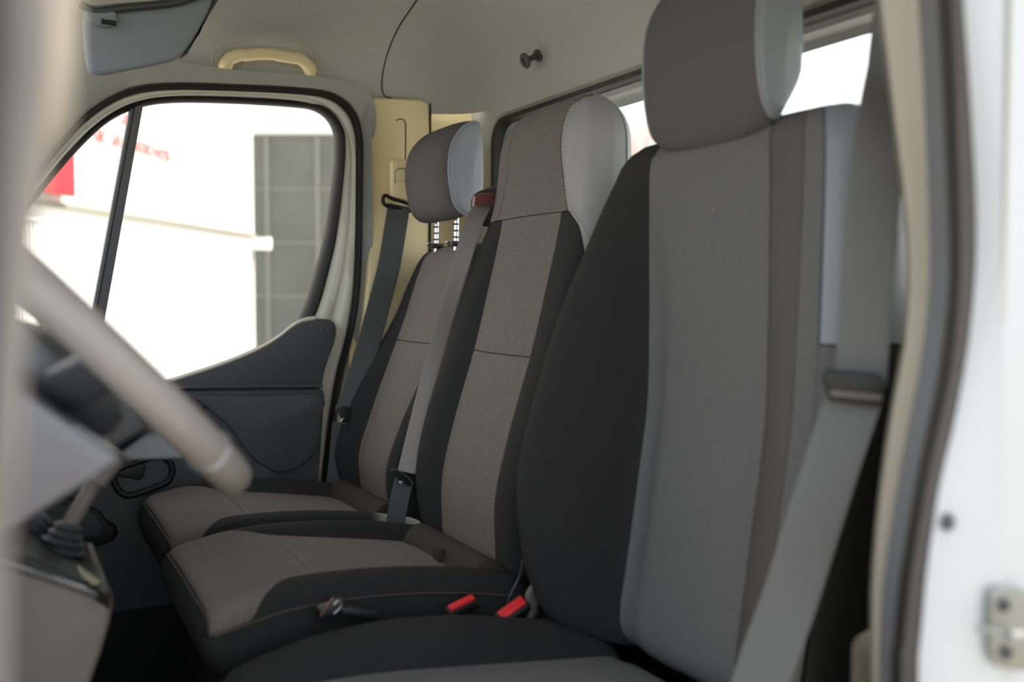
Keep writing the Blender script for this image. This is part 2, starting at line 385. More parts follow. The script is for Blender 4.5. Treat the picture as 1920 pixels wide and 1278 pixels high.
# ------------------------------------------------------------------ far passenger door
door = bpy.data.objects.new('door_1', None); COL.objects.link(door); struct(door); door.location = (0, 0, 0)
O = [(-330, 800), (-140, 560), (-20, 430), (60, 332), (100, 278), (150, 223), (200, 186), (255, 164), (330, 157), (450, 160), (550, 165), (610, 172), (646, 190), (668, 220), (677, 262), (677, 340), (676, 460), (670, 560), (658, 630), (640, 700), (628, 770), (618, 860), (606, 960), (600, 1010)]
O2 = [(-330, 812), (-140, 570), (-20, 440), (60, 345), (102, 290), (152, 234), (202, 196), (256, 174), (330, 167), (450, 170), (550, 175), (606, 182), (638, 199), (658, 226), (667, 264), (667, 340), (666, 460), (660, 560), (648, 630), (630, 700), (618, 770), (607, 860), (594, 960), (588, 1010)]
I1 = [(-330, 838), (-140, 592), (-20, 462), (62, 366), (105, 312), (155, 256), (205, 214), (258, 190), (330, 181), (450, 183), (550, 189), (598, 196), (624, 212), (641, 238), (646, 270), (643, 330), (630, 440), (612, 520), (596, 575), (580, 610), (570, 640), (565, 700), (560, 800), (555, 900)]
I2 = [(-330, 855), (-140, 606), (-20, 476), (64, 380), (108, 326), (158, 270), (207, 227), (260, 203), (330, 193), (450, 195), (550, 201), (590, 207), (614, 222), (628, 246), (631, 276), (628, 330), (614, 430), (596, 505), (580, 560), (562, 604), (550, 640), (545, 700), (540, 800), (535, 900)]
dl = lambda L, off: [atd(x, y, off) for x, y in L]
nn = -DN
band('body_weatherstrip', dl(O, 0), dl(O2, 0), [(-.15, -.01), (-.1, .008), (.2, .02), (.6, .022), (1.05, .012), (1.1, -.01)], nn, 'seal', door, 160)
band('door_frame', dl(O2, 0), dl(I1, 0), [(-.1, -.02), (.02, .004), (.12, .008), (.38, .007), (.46, .001), (.55, .001), (.62, .008), (.85, .009), (1.0, .002)], nn, 'paint_in', door, 160)
band('glass_seal', dl(I1, 0), dl(I2, 0), [(-.05, -.005), (.0, .006), (.3, .012), (.7, .008), (1.0, -.006), (1.02, -.02)], nn, 'seal', door, 160)
pane = [(-330, 900), (-330, 845), (-140, 590), (-20, 465), (66, 372), (108, 320), (158, 264), (207, 222), (260, 198), (330, 188), (450, 190), (550, 196), (595, 203), (620, 220), (636, 246), (638, 276), (634, 330), (620, 430), (602, 505), (585, 560), (567, 600), (560, 660), (350, 740), (-140, 860)]
mesh('window_pane', dl(pane, -.012), [tuple(range(len(pane)))], 'glass', door, False)
band('division_bar', dl([(246, 192), (178, 556), (160, 650), (150, 760)], 0), dl([(269, 192), (200, 577), (182, 670), (172, 780)], 0), [(0, -.02), (0, .004), (.22, .006), (.26, .001), (.32, .001), (.36, .009), (.95, .009), (1, .004), (1, -.02)], nn, 'grey_rubber', door, 20)
X1 = 2.243
Lp = lambda L, x=X1, n=4: resample(cr([at(a, b, x=x) for a, b in L], n), 60)
pt = [(-160, 850), (120, 782), (250, 738), (345, 707), (420, 682), (480, 657), (520, 634), (548, 612), (568, 602), (590, 598), (612, 598), (626, 603), (631, 617), (628, 640), (617, 670), (608, 700), (604, 722)]
top_panel = resample(cr([at(a, b, x=X1) for a, b in pt], 5), 70)
extrude('upper_panel', top_panel+[at(-160, 722, x=X1) if False else at(-160, 900, x=X1)], (.03, 0, 0), 'plastic', door, .004)
low = [(-160, 760), (300, 732), (604, 728), (609, 740), (606, 790), (602, 850), (596, 930), (590, 1010), (560, 1100), (0, 1180), (-160, 1150)]
extrude('lower_panel', [at(a, b, x=X1-.004) for a, b in low], (.04, 0, 0), 'plastic', door, .005)
tube('ledge', [at(a, b, x=X1-.006) for a, b in ((-100, 748), (360, 726), (480, 724), (604, 723))], .006, 'plastic', door, n=10, flat=.8)
# beige inner sill of the glass along the panel top
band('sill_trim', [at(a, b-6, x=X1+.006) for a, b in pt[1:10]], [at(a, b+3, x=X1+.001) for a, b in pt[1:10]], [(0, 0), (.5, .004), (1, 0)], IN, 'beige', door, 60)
pk = [(372, 742), (480, 741), (602, 742), (603, 780), (598, 825), (585, 856), (560, 876), (530, 886), (505, 880), (478, 862), (455, 835), (430, 800), (395, 770)]
extrude('door_pocket', resample(cr([at(a, b, x=2.228) for a, b in pk], 5, True), 60, True), (.02, 0, 0), 'plastic', door, .006)
disc('screw_cap', at(614, 617, x=X1-.001), IN, .0115, .0025, 'plastic', door, prof=[(0, 0), (1, 0), (1, .6), (.86, .6), (.84, 0), (.8, 0), (.78, 1), (0, 1)])
tube('recess_edge', [at(a, b, x=X1-.006) for a, b in ((398, 738), (392, 752), (382, 766))], .003, 'seal', door, n=6)
# door release: oval bezel, bowl and lever
hb = [(213, 893), (222, 879), (250, 868), (285, 857), (305, 856), (320, 868), (323, 885), (315, 902), (290, 914), (255, 926), (235, 928), (219, 914)]
hp = resample(cr([at(a, b, x=2.233) for a, b in hb], 6, True), 48, True); hc = sum(hp, Vector())/48
tube('handle_bezel', hp, .007, 'black', door, n=10, closed=True)
gridmesh('handle_bowl', [[hc.lerp(p, k)+Vector((o, 0, 0)) for p in hp] for k, o in ((1, 0), (.85, .014), (.5, .022), (.02, .022))], 'plastic', door, cu=True)
hl = [(216, 890), (235, 876), (262, 868), (274, 872), (270, 890), (262, 900), (240, 896)]
extrude('release_lever', resample(cr([at(a, b, x=2.235) for a, b in hl], 5, True), 30, True), (.012, 0, 0), 'black', door, .003)
pk2 = [(120, 930), (160, 945), (190, 960), (200, 975), (218, 985), (222, 1000), (212, 1015), (190, 1024), (120, 1026), (40, 1024), (40, 930)]
extrude('pull_pocket', [at(a, b, x=2.225) for a, b in pk2], (.03, 0, 0), 'black', door, .008)
pk3 = [(60, 935), (150, 948), (180, 965), (196, 985), (198, 1002), (180, 1010), (60, 1012)]
extrude('pocket_face', [at(a, b, x=2.213) for a, b in pk3], (.02, 0, 0), 'plastic', door, .008)
box('inner_lining', (2.285, -.66, .60), (2.322, .9, 1.10), 'black', door, .01)
box('outer_skin', (2.33, -.72, .5), (2.35, .9, 1.25), 'paint', door, .01)

O3 = [(-330, 480), (-140, 150), (-20, 60), (60, 30), (100, 20), (150, 20), (200, 40), (255, 70), (330, 112), (450, 132), (550, 138), (610, 146), (668, 160), (700, 185), (706, 230), (700, 260)]
ds_ = struct(band('trim_4', [atd(a, b, .0) for a, b in O3], [atd(a, b, .0) for a, b in O[:15]], [(0, 0), (.5, .006), (.9, .006), (1, 0)], nn, 'liner', None, 100))
# ------------------------------------------------------------------ far B pillar trim
t3 = struct(bpy.data.objects.new('trim_1', None)); COL.objects.link(t3)
A_ = [(677, 255), (678, 340), (677, 460), (671, 560), (660, 630), (643, 700), (630, 780), (622, 870), (615, 970)]
B_ = [(690, 190), (694, 340), (694, 460), (690, 560), (680, 630), (668, 700), (656, 780), (648, 870), (640, 970)]
band('pillar_flange', [atd(a-6, b, 0) for a, b in A_], [atd(a+2, b, .0) for a, b in B_], [(0, -.01), (.2, .006), (.8, .01), (1, .01)], nn, 'liner_grey', t3, 60)
cvr = [(686, 200), (690, 187), (705, 182), (790, 186), (803, 192), (805, 210), (804, 400), (803, 520), (800, 700), (790, 980), (640, 980), (652, 800), (668, 700), (684, 600), (691, 480), (690, 300)]
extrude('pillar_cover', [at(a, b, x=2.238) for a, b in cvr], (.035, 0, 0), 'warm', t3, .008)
sl_ = [(742, 226), (748, 223), (756, 225), (760, 232), (760, 300), (742, 300)]
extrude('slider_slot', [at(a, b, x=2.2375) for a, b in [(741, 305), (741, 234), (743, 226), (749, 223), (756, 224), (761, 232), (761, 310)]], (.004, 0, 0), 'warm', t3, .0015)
tube('slot_edge', [at(a, b, x=2.2368) for a, b in cr2([(743, 226), (750, 223), (757, 225), (760.5, 234), (760.5, 270), (760, 318)], 5)], .0012, 'seal', t3, n=6)
tube('cover_edge', [at(a, b, x=2.262) for a, b in ((806, 190), (807, 300), (806, 400), (805, 520))], .0035, 'seal', t3, n=8)

# ------------------------------------------------------------------ near door opening (right edge of the picture)
ROW = (-640, -60, 100, 250, 400, 520, 640, 720, 800, 900, 1000, 1100, 1200, 1340, 2700)
def col(vals, x):
    vals = (vals[0]-(vals[1]-vals[0])*2.5,)+tuple(vals)+(vals[-1],)
    return [at(v, r, x=x) for v, r in zip(vals, ROW)]
L0 = (1646, 1664, 1682, 1700, 1706, 1698, 1684, 1670, 1656, 1645, 1638, 1637, 1637)
L1 = (1718, 1728, 1735, 1741, 1742, 1732, 1718, 1702, 1684, 1668, 1654, 1650, 1648)
L2 = (1756, 1764, 1771, 1777, 1779, 1768, 1755, 1738, 1717, 1700, 1684, 1676, 1670)
L3 = (1782, 1790, 1796, 1801, 1801, 1792, 1780, 1762, 1740, 1722, 1706, 1697, 1690)
L4 = (1803, 1814, 1824, 1831, 1829, 1817, 1804, 1788, 1764, 1748, 1735, 1728, 1722)
L5 = (1880,)*13
L6 = (1892,)*13
L7 = (2250,)*13
t2 = struct(bpy.data.objects.new('trim_2', None)); COL.objects.link(t2)
band('inner_trim', col(L0, .66), col(L1, .60), [(0, .0), (.06, .002), (.5, .006), (1, 0)], IN, 'beige', t2, 60)
l0 = resample(cr(col(L0, .66), 8), 60)
gridmesh('pillar_return', [[p+Vector((.004, 0, 0)), p+Vector((.006, -.02, 0)), Vector((p.x+.006, -1.06, p.z))] for p in l0], 'beige', t2)
band('soft_seal', col(L1, .595), col(L2, .575), [(.0, .0), (.25, .008), (.6, .009), (1, 0)], IN, 'grey_rubber', t2, 60)
band('dark_seal', col(L2, .575), col(L3, .56), [(0, 0), (.5, -.003), (1, 0)], IN, 'seal', t2, 60)
band('seal_lip', col(L3, .56), col(L4, .54), [(0, 0), (.15, .004), (.5, .008), (.85, .006), (1, 0)], IN, 'brown_rubber', t2, 60)
band('pillar_paint', col(L4, .535), col(L5, .515), [(0, 0), (.06, .004), (.5, .004), (1, .0)], IN, 'paint', t2, 60)
band('body_side', col(L5, .515), col(L7, .50), [(0, 0), (.03, -.006), (.06, -.008), (.5, -.004), (1, 0)], IN, 'paint', t2, 60)
disc('plug', at(1775, 978, x=.528), IN, .0070, .004, 'plastic', t2, prof=[(0, 0), (1, 0), (.95, .6), (.7, 1), (0, 1)])
blk = [(1604, 1195), (1622, 1185), (1640, 1182), (1646, 1340), (1596, 1340), (1597, 1212)]
extrude('sill_block', [at(a, b, x=.68) for a, b in blk], (.006, -.05, 0), 'beige_dark', t2, .004)

stk = thing('door_striker', 'zinc plated door striker with two bolts on the white pillar', 'striker')
sp = [(1852, 1108), (1870, 1098), (1905, 1100), (1925, 1112), (1940, 1150), (1940, 1220), (1925, 1252), (1880, 1250), (1856, 1236), (1850, 1200)]
extrude('mounting_plate', resample(cr([at(a, b, x=.514) for a, b in sp], 4, True), 40, True), (-.004, 0, 0), 'steel', stk, .0015)
for c_ in ((1880, 1133), (1884, 1222)):
    disc('bolt', at(*c_, x=.510), IN, .0056, .004, 'plastic', stk, seg=20, prof=[(0, 0), (1, 0), (1, .7), (.8, 1), (.45, 1), (.4, .3), (0, .3)])
tube('latch_loop', [at(a, b, x=x) for a, b, x in ((1833, 1178, .50), (1855, 1182, .497), (1880, 1186, .492), (1910, 1188, .492), (1935, 1186, .497))], .0022, 'steel', stk, n=10, smooth_n=4)
tube('latch_pin', [at(1890, 1188, x=.488), at(1918, 1188, x=.488)], .0032, 'chrome', stk, n=12)

# ------------------------------------------------------------------ near windscreen pillar (left edge)
t4 = struct(bpy.data.objects.new('trim_3', None)); COL.objects.link(t4)
RW = (-3300, -60, 200, 450, 700, 1000, 1340, 5200)
def colr(vals, x):
    vals = (vals[0]+(vals[0]-vals[1])*1.5,)+tuple(vals)+(vals[-1]-40,)
    return [at(v, r, x=x) for v, r in zip(vals, RW)]
band('pillar_seal', colr((-120, -120, -120, -120, -120, -120), .34), colr((96, 78, 60, 44, 24, 10), .345), [(0, -.03), (0, 0), (.3, .012), (.55, .002), (.6, .012), (.9, .012), (1, 0), (1, -.02)], IN, 'brown_rubber', t4, 60)
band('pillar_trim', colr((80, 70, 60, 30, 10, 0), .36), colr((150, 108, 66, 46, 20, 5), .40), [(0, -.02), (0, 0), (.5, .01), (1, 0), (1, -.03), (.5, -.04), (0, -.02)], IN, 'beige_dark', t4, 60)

# ================================================================== SEATS
def mk_label(o, t): o['label'] = t
# ---- driver seat
ds = thing('car_seat', 'driver seat, large grey and black seat nearest the open door', 'seat', group='cab seats')
DS = [(.985, -.795, .125, .235, .055, .12), (1.03, -.79, .13, .248, .08, .125), (1.10, -.80, .13, .257, .115, .13), (1.22, -.818, .13, .262, .142, .13), (1.34, -.835, .13, .262, .130, .13),
      (1.46, -.838, .13, .26, .094, .125), (1.56, -.838, .13, .255, .05, .12), (1.63, -.838, .13, .25, .018, .11), (1.68, -.838, .128, .245, -.006, .10), (1.722, -.842, .122, .235, -.012, .095)]
db = Pad(1.07, DS, 'z', .03, .042, near=.15)
backrest = db.part('backrest', 'drv_fabric', ds, -.5, .5, None, None, 24, 60)
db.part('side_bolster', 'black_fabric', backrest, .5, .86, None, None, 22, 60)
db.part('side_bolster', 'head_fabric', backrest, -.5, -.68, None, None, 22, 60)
db.part('outer_bolster', 'drv_fabric', backrest, -.68, -.76, None, None, 22, 60)  # side-facing fabric coloured lighter to paint in the light it catches
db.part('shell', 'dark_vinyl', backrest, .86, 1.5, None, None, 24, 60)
db.part('shell', 'vinyl', backrest, -.76, -1.12, 1.44, None, 16, 30)  # pale bluish colour paints the highlight on the upper shell
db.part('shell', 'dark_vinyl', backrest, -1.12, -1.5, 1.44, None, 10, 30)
db.part('outer_bolster', 'drv_fabric', backrest, -.76, -.81, None, 1.44, 10, 30)  # lower end of the same painted-in lighter side
db.part('shell', 'black', backrest, -.81, -1.5, None, 1.44, 16, 30)  # same shell coloured black below, where the highlight fades
stitches('edge_stitching', [db.P(.83, 1.0+.012*i, -.001) for i in range(58)], 'seam', backrest)
cp = db.P(-.12, 1.605, -.001)
disc('crumb', cp, (0, 1, 0), .0022, .001, 'crumb', backrest, seg=8)
headrest(ds, (1.065, -.845, 1.812), .25, [(.002, -.125), (.022, -.108), (.034, -.06), (.038, .0), (.034, .06), (.016, .105), (-.012, .122), (-.03, .108), (-.038, .06), (-.041, .0), (-.040, -.05), (-.036, -.066), (-.016, -.10)], 'head_fabric', 'vinyl', post_z=1.72, pe=2.8, cap=.95, ky=.72, kz=.62)
DC = [(-.80, .972, .125, .24, .02, .12), (-.70, .982, .128, .25, .03, .13), (-.55, .998, .13, .25, .042, .14), (-.40, 1.01, .135, .25, .034, .14), (-.28, 1.005, .14, .25, .016, .13), (-.205, .985, .145, .245, .006, .12)]
dc = Pad(1.07, DC, 'y', .03, .06)
cush = dc.part('cushion', 'drv_fabric', ds, -.5, .5, None, None, 24, 44)
for a, b in ((.5, .86), (-.5, -.86)): dc.part('side_bolster', 'black_fabric', cush, a, b, None, None, 20, 44)
for a, b in ((.86, 1.5), (-.86, -1.5)): dc.part('underside', 'black', cush, a, b, None, None, 12, 44)
box('seat_base', (.86, -.78, FZ), (1.28, -.28, .86), 'black', ds, .02)
disc('recline_hinge', (1.325, -.80, 1.0), (1, 0, 0), .035, .012, 'black', ds)
tube('adjuster_ring', [(1.338, -.80+.028*math.cos(a), 1.0+.028*math.sin(a)) for a in [R_(20*k) for k in range(18)]], .003, 'grey_rubber', ds, n=8, closed=True)

# ---- middle seat, built-in head support
ms = thing('car_seat', 'middle passenger seat, high back with built-in head support and white stitching', 'seat', group='cab seats')
MS = [(1.03, -.712, .11, .185, .0, .10), (1.06, -.710, .112, .20, .012, .11), (1.16, -.709, .112, .208, .022, .12), (1.26, -.732, .112, .21, .026, .12), (1.40, -.776, .112, .21, .022, .12),
      (1.50, -.802, .112, .21, .014, .115), (1.58, -.822, .112, .205, .004, .11), (1.64, -.834, .112, .195, -.006, .105), (1.70, -.838, .112, .188, -.012, .10), (1.76, -.842, .11, .186, -.014, .095), (1.832, -.846, .095, .172, -.014, .088)]
mb = Pad(1.55, MS, 'z', .03, .075, .006, near=.6)
mback = mb.part('backrest', 'grey_fabric', ms, -.5, .5, None, 1.392, 24, 40)
mb.part('middle_panel', 'grey_fabric', mback, -.5, .5, 1.392, 1.632, 24, 30)
sm = [(1.60, .66), (1.63, .60), (1.66, .53), (1.70, .47), (1.74, .43), (1.77, .45), (1.79, .54), (1.805, .70), (1.815, .86), (1.832, .95)]
def seamU(v):
    if v <= sm[0][0]: return sm[0][1]
    return interp([(a, b) for a, b in sm], v)[0]
mb.part('head_panel', 'grey_fabric', mback, lambda v: -seamU(v), lambda v: seamU(v), 1.632, None, 28, 40)
def lowU(v): return interp([(1.03, .84), (1.3, .84), (1.5, .83), (1.60, .76), (1.632, .61)], v)[0]
for sg in (1, -1):
    mb.part('side_bolster', 'black_fabric', mback, .5*sg, lambda v, sg=sg: sg*lowU(v), None, 1.632, 20, 50)
    mb.part('head_wing', 'light_vinyl' if sg < 0 else 'grey_fabric', mback, lambda v, sg=sg: sg*seamU(v), sg*.98, 1.632, None, 20, 40, tv=(0, 1))
    mb.part('vinyl_edge', 'light_vinyl' if sg < 0 else 'black_fabric', mback, lambda v, sg=sg: sg*lowU(v), sg*.93, 1.25, 1.632, 12, 30, tv=(1, 0))
    mb.part('shell', 'light_vinyl', mback, .98*sg, 1.5*sg, 1.632, None, 14, 30)
    mb.part('shell', 'dark_vinyl', mback, .98*sg, 1.5*sg, None, 1.632, 14, 40)
    mb.part('shell', 'dark_vinyl', mback, .93*sg, .98*sg, 1.25, 1.632, 4, 30)
    mb.part('shell_side', 'black_fabric', mback, lambda v, sg=sg: sg*lowU(v), sg*.98, None, 1.25, 8, 20)
    path = [mb.P(sg*(seamU(v)+.022), v, -.0022) for v in [1.64+.005*i for i in range(33)]]
    path = [mb.P(sg*(lowU(v)+.022), v, -.0022) for v in [1.25+.005*i for i in range(77)]]+path
    if sg < 0: stitches('stitching', path, 'thread', mback, .0075, .0045, .0010)
tube('rear_piping', [at(1126, 212, x=1.40), at(1140, 226, x=1.392), at(1146, 260, x=1.39), at(1148, 320, x=1.388), at(1147, 400, x=1.385), at(1140, 470, x=1.385)], .0045, 'light_vinyl', mback, n=10, smooth_n=6)
def bench_cushion(parent, xc, hw, front=-.250, zt=1.082):
    S = [(-.74, zt-.055, .13, hw, .02, .12), (-.62, zt-.03, .13, hw, .022, .12), (-.48, zt-.008, .13, hw, .016, .12), (-.36, zt+.004, .14, hw, .004, .12), (-.28, zt-.002, .15, hw, -.004, .12), (front+.022, zt-.012, .155, hw-.004, -.008, .075)]
    p = Pad(xc, S, 'y', .03, .030, .004)
    cu = lambda v: interp([(-.74, .5), (-.62, .5), (-.42, .52), (-.36, .60), (-.31, .80), (-.295, .84), (-.2, .84)], v)[0]
    ys = -.40
    c = p.part('cushion', 'grey_fabric', parent, lambda v: -cu(v), cu, ys, front+.004, 26, 26)
    p.part('front_border', 'black_fabric', c, -.84, .84, front+.004, None, 26, 8)
    p.part('rear_panel', 'grey_fabric', c, lambda v: -cu(v), cu, None, ys, 26, 30)
    for sg in (1, -1):
        p.part('side_bolster', 'black_fabric', c, lambda v, sg=sg: sg*cu(v), sg*.845, None, front-.045, 16, 40)
        p.part('skirt', 'black_fabric', c, sg*.845, sg*1.5, None, None, 14, 40)
        p.line('piping', 'seam', c, [(sg*.848, -.70), (sg*.848, -.5), (sg*.848, -.35), (sg*.848, front)], .0018, .001)
    p.line('piping', 'seam', c, [(-.84, front+.004), (-.6, front+.006), (-.3, front+.007), (0, front+.007), (.3, front+.007), (.6, front+.006), (.84, front+.004)], .0016, .001, 4)
    return c, p
mc, mp_ = bench_cushion(ms, 1.55, .205)
def skirt(parent, x0, x1, sh=0.0):
    rows = []
    for z, dy in ((1.03, -.022), (1.024, -.008), (1.00, -.006), (.95, -.02), (.85, -.05), (FZ, -.09)):
        pts = [(x0+.01, -.72), (x0, -.5), (x0, -.27+dy), (x0+.02, -.235+dy), (x0+.05, -.232+dy), (x1-.05, -.232+dy), (x1-.02, -.235+dy), (x1, -.27+dy), (x1, -.5), (x1-.01, -.72)]
        rows.append([Vector((a, b+sh if b > -.4 else b, z+.006)) for a, b in pts])
    return gridmesh('base_skirt', rows, 'black_fabric', parent)
skirt(ms, 1.35, 1.75, -.012)
def flap(parent, x0, x1, y=-.70, z=1.035):
    rows = [[Vector((x, y+.032*math.cos(a), z+.036*math.sin(a)-.01*(x-x0))) for a in [2*math.pi*k/20 for k in range(20)]] for x in (x0, x0+.004, x0+.02, (x0+x1)/2, x1-.02, x1-.004, x1)]
    c0 = sum(rows[0], Vector())/20; c1 = sum(rows[-1], Vector())/20
    rows[0] = [c0.lerp(p, .8) for p in rows[0]]; rows[-1] = [c1.lerp(p, .8) for p in rows[-1]]
    return gridmesh('rear_roll', rows, 'brown_fabric', parent, cu=True, cap=True)
flap(ms, 1.385, 1.68, -.672, 1.045)
box('roll_tab', (1.50, -.646, 1.05), (1.53, -.636, 1.075), 'brown_fabric', ms, .003)
# belt outlet on the shoulder of the middle seat
ob = thing('belt_outlet', 'dark red-brown belt outlet on the shoulder of the middle seat', 'belt outlet')
oo = [(882, 372), (892, 360), (915, 351), (936, 348), (938, 362), (930, 395), (918, 420), (905, 425), (890, 412), (881, 392)]
extrude('housing', resample(cr([at(a, b, x=1.80) for a, b in oo], 4, True), 40, True), (-.05, -.03, .0), 'black', ob, .010)
fo = [(886, 368), (900, 362), (922, 362), (926, 372), (920, 385), (912, 378), (907, 386), (896, 388), (889, 380), (884, 388)]
extrude('front_lip', [at(a, b, x=1.748) for a, b in fo], (-.012, 0, 0), 'red_dull', ob, .003)

# ---- outer passenger seat
os_ = thing('car_seat', 'outer passenger seat beside the far door, adjustable headrest on two steel posts', 'seat', group='cab seats')
OS = [(1.0, -.73, .11, .19, .0, .10), (1.03, -.722, .115, .205, .02, .11), (1.13, -.713, .118, .215, .035, .12), (1.22, -.74, .118, .215, .035, .12), (1.32, -.778, .118, .212, .022, .12),
      (1.44, -.825, .116, .205, .0, .115), (1.52, -.85, .112, .19, -.006, .11), (1.575, -.867, .10, .165, -.008, .10), (1.603, -.872, .085, .14, -.008, .095)]
obk = Pad(2.03, OS, 'z', .03, .035, .006)
oback = obk.part('backrest', 'grey_fabric', os_, -.5, .5, None, 1.39, 24, 36)
obk.part('middle_panel', 'grey_fabric', oback, -.5, .5, 1.39, None, 24, 36)
for sg in (1, -1):
    obk.part('side_bolster', 'black_fabric', oback, .5*sg, .88*sg, None, None, 20, 50)
    obk.part('shell', 'dark_vinyl', oback, .88*sg, 1.5*sg, None, None, 18, 50)
headrest(os_, (2.03, -.866, 1.758), .25, [(.0, -.105), (.035, -.085), (.05, -.035), (.053, .008), (.042, .055), (.012, .09), (-.02, .104), (-.038, .098), (-.044, .05), (-.046, .0), (-.045, -.045), (-.032, -.078)], 'head_fabric', 'vinyl', post_z=1.605, pe=3.2, cap=.95, ky=.5, kz=.84)
oc, op_ = bench_cushion(os_, 1.985, .215, -.265)
skirt(os_, 1.775, 2.20, -.028)
flap(os_, 1.84, 2.15, -.672, 1.045)
box('bench_frame', (1.80, -.90, FZ), (2.18, -.5, .93), 'black', os_, .01)
box('bench_frame', (1.38, -.90, FZ), (1.72, -.5, .93), 'black', ms, .01)

# ================================================================== BELTS
def ribbon(name, pts, wd, m, parent, width=.047, n=8, fold=.0):
    P = cr(pts, n); rows = []
    for i, p in enumerate(P):
        t = (P[min(i+1, len(P)-1)]-P[max(i-1, 0)]).normalized()
        q = i/(len(P)-1); kk = min(len(wd)-2, int(q*(len(wd)-1))) if isinstance(wd[0], tuple) else 0; wv = Vector(wd[kk]).lerp(Vector(wd[kk+1]), q*(len(wd)-1)-kk) if isinstance(wd[0], tuple) else Vector(wd)
        wv = (wv-t*wv.dot(t)).normalized(); nr = t.cross(wv)
        prof = [(-.5, .0), (-.5, .0008), (-.46, .0013), (-.34, .0008), (-.2, .0013), (-.07, .0008), (.07, .0013), (.2, .0008), (.34, .0013), (.46, .0013), (.5, .0008), (.5, 0), (.25, 0), (0, 0), (-.25, 0)]
        rows.append([p+wv*a*width+nr*(b+fold*math.sin(q*9)*a*.02) for a, b in prof])
    return gridmesh(name, rows, m, parent, cu=True, cap=True)
def guide(parent, c, across, nrm, along, wd=.07, m='black'):
    c, across, nrm, along = Vector(c), Vector(across).normalized(), Vector(nrm).normalized(), Vector(along).normalized()
    pts = [c+across*wd/2*math.cos(a)+along*.008*math.sin(a) for a in [2*math.pi*k/28 for k in range(28)]]
    tube('tongue_grip', pts, .0055, m, parent, n=8, closed=True)
# driver
b1 = thing('seat_belt', 'wide dark belt of the driver seat hanging by the near pillar', 'seat belt', group='seat belts')
dp = [(1655, -50), (1650, 130), (1645, 290), (1634, 430), (1622, 590), (1614, 705)]
ribbon('webbing', [at(a, b, x=.735) for a, b in dp], [(.60, -.80, 0), (.30, -.95, 0), (-.55, -.80, 0), (-.70, -.71, 0), (-.73, -.68, 0), (-.73, -.68, 0)], 'belt', b1, .050, fold=.2)
dp2 = [(1606, 735), (1583, 798), (1550, 900), (1519, 1000), (1480, 1125), (1435, 1250), (1410, 1330)]
ribbon('lap_webbing', [at(a, b, x=.735+.0002*(b-735)*.2) for a, b in dp2], (-.70, -.71, 0), 'belt', b1, .054, fold=.3)
gc = at(1604, 716, x=.73)
nd = Vector((-.69, .72, 0)); ac = Vector((-.71, -.69, -.03))
extrude('tongue', [gc+ac.normalized()*a+Vector((0, 0, b)) for a, b in ((-.031, .009), (-.026, .012), (.02, .010), (.031, .005), (.033, -.001), (.027, -.007), (.026, -.021), (-.026, -.019), (-.028, -.007), (-.033, .003))], nd*.010, 'black', b1, .003)
extrude('tongue_plate', [gc+nd*.002+ac.normalized()*a+Vector((0, 0, b)) for a, b in ((-.024, -.008), (.026, -.010), (.025, -.017), (-.024, -.015))], nd*.011, 'brown_rubber', b1, .0015)
# middle
b2 = thing('seat_belt', 'shiny reddish belt running from the middle seat shoulder down between two seats', 'seat belt', group='seat belts')
m1 = [(905, 384), (888, 420), (866, 490), (846, 560), (824, 640), (800, 730), (780, 810), (762, 885)]
ribbon('webbing', [at(a, b, x=1.76-.012*math.sin(i)) for i, (a, b) in enumerate(m1)], [(-.3, -1, .1), (-.4, -.9, .0)], 'belt_brown', b2, .034, fold=.2)
m2 = [(758, 898), (748, 940), (741, 985), (736, 1015)]
ribbon('lap_webbing', [at(a, b, x=1.76) for a, b in m2], [(-.4, -.9, 0), (-.4, -.9, 0)], 'belt_dark', b2, .036)
c2 = at(754, 893, x=1.752)
ac2 = (at(773, 908, x=1.75)-at(736, 883, x=1.75)).normalized()
pts = [c2+ac2*.026*math.cos(a)+Vector((0, 0, 1))*.009*math.sin(a)+IN*.002 for a in [2*math.pi*k/24 for k in range(24)]]
extrude('tongue', pts, (-.008, .004, 0), 'black', b2, .003)
tube('tongue_rim', [p+Vector((-.008, .004, 0)) for p in pts[:13]], .0013, 'brown_rubber', b2, n=6)
disc('button', at(752, 905, x=1.745), IN, .0048, .004, 'steel', b2, seg=18, prof=[(0, 0), (1, 0), (1, .8), (.55, 1), (.5, .3), (0, .3)])
# outer
b3 = thing('seat_belt', 'belt of the outer passenger seat hanging from the far pillar', 'seat belt', group='seat belts')
o1 = [(748, 384), (741, 430), (729, 500), (711, 570), (692, 640), (668, 720), (648, 775)]
ribbon('webbing', [at(a, b, x=2.20) for a, b in o1], [(-.3, -.95, 0), (-.3, -.95, .0)], 'belt_dark', b3, .052, fold=.3)
o2 = [(642, 792), (636, 860), (628, 930), (622, 990)]
ribbon('lap_webbing', [at(a, b, x=2.20) for a, b in o2], [(-.3, -.95, 0), (-.3, -.95, 0)], 'belt_dark', b3, .046)
extrude('tongue', [at(a, b, x=2.19) for a, b in ((632, 765), (648, 760), (660, 772), (656, 784), (648, 790), (636, 780))], (-.01, 0, 0), 'black', b3, .003)
tube('tongue_plate', [at(a, b, x=2.178) for a, b in ((632, 772), (642, 778), (645, 784), (639, 789), (636, 794), (650, 796))], .0016, 'chrome', b3, n=6)
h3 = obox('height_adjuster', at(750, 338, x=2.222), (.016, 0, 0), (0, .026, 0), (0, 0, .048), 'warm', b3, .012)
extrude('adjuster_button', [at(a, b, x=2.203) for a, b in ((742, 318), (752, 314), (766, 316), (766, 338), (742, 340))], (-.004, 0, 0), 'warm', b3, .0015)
tube('button_edge', [at(a, b, x=2.1985) for a, b in ((741, 345), (741, 320), (750, 315), (764, 317))], .0009, 'seal', b3, n=6)
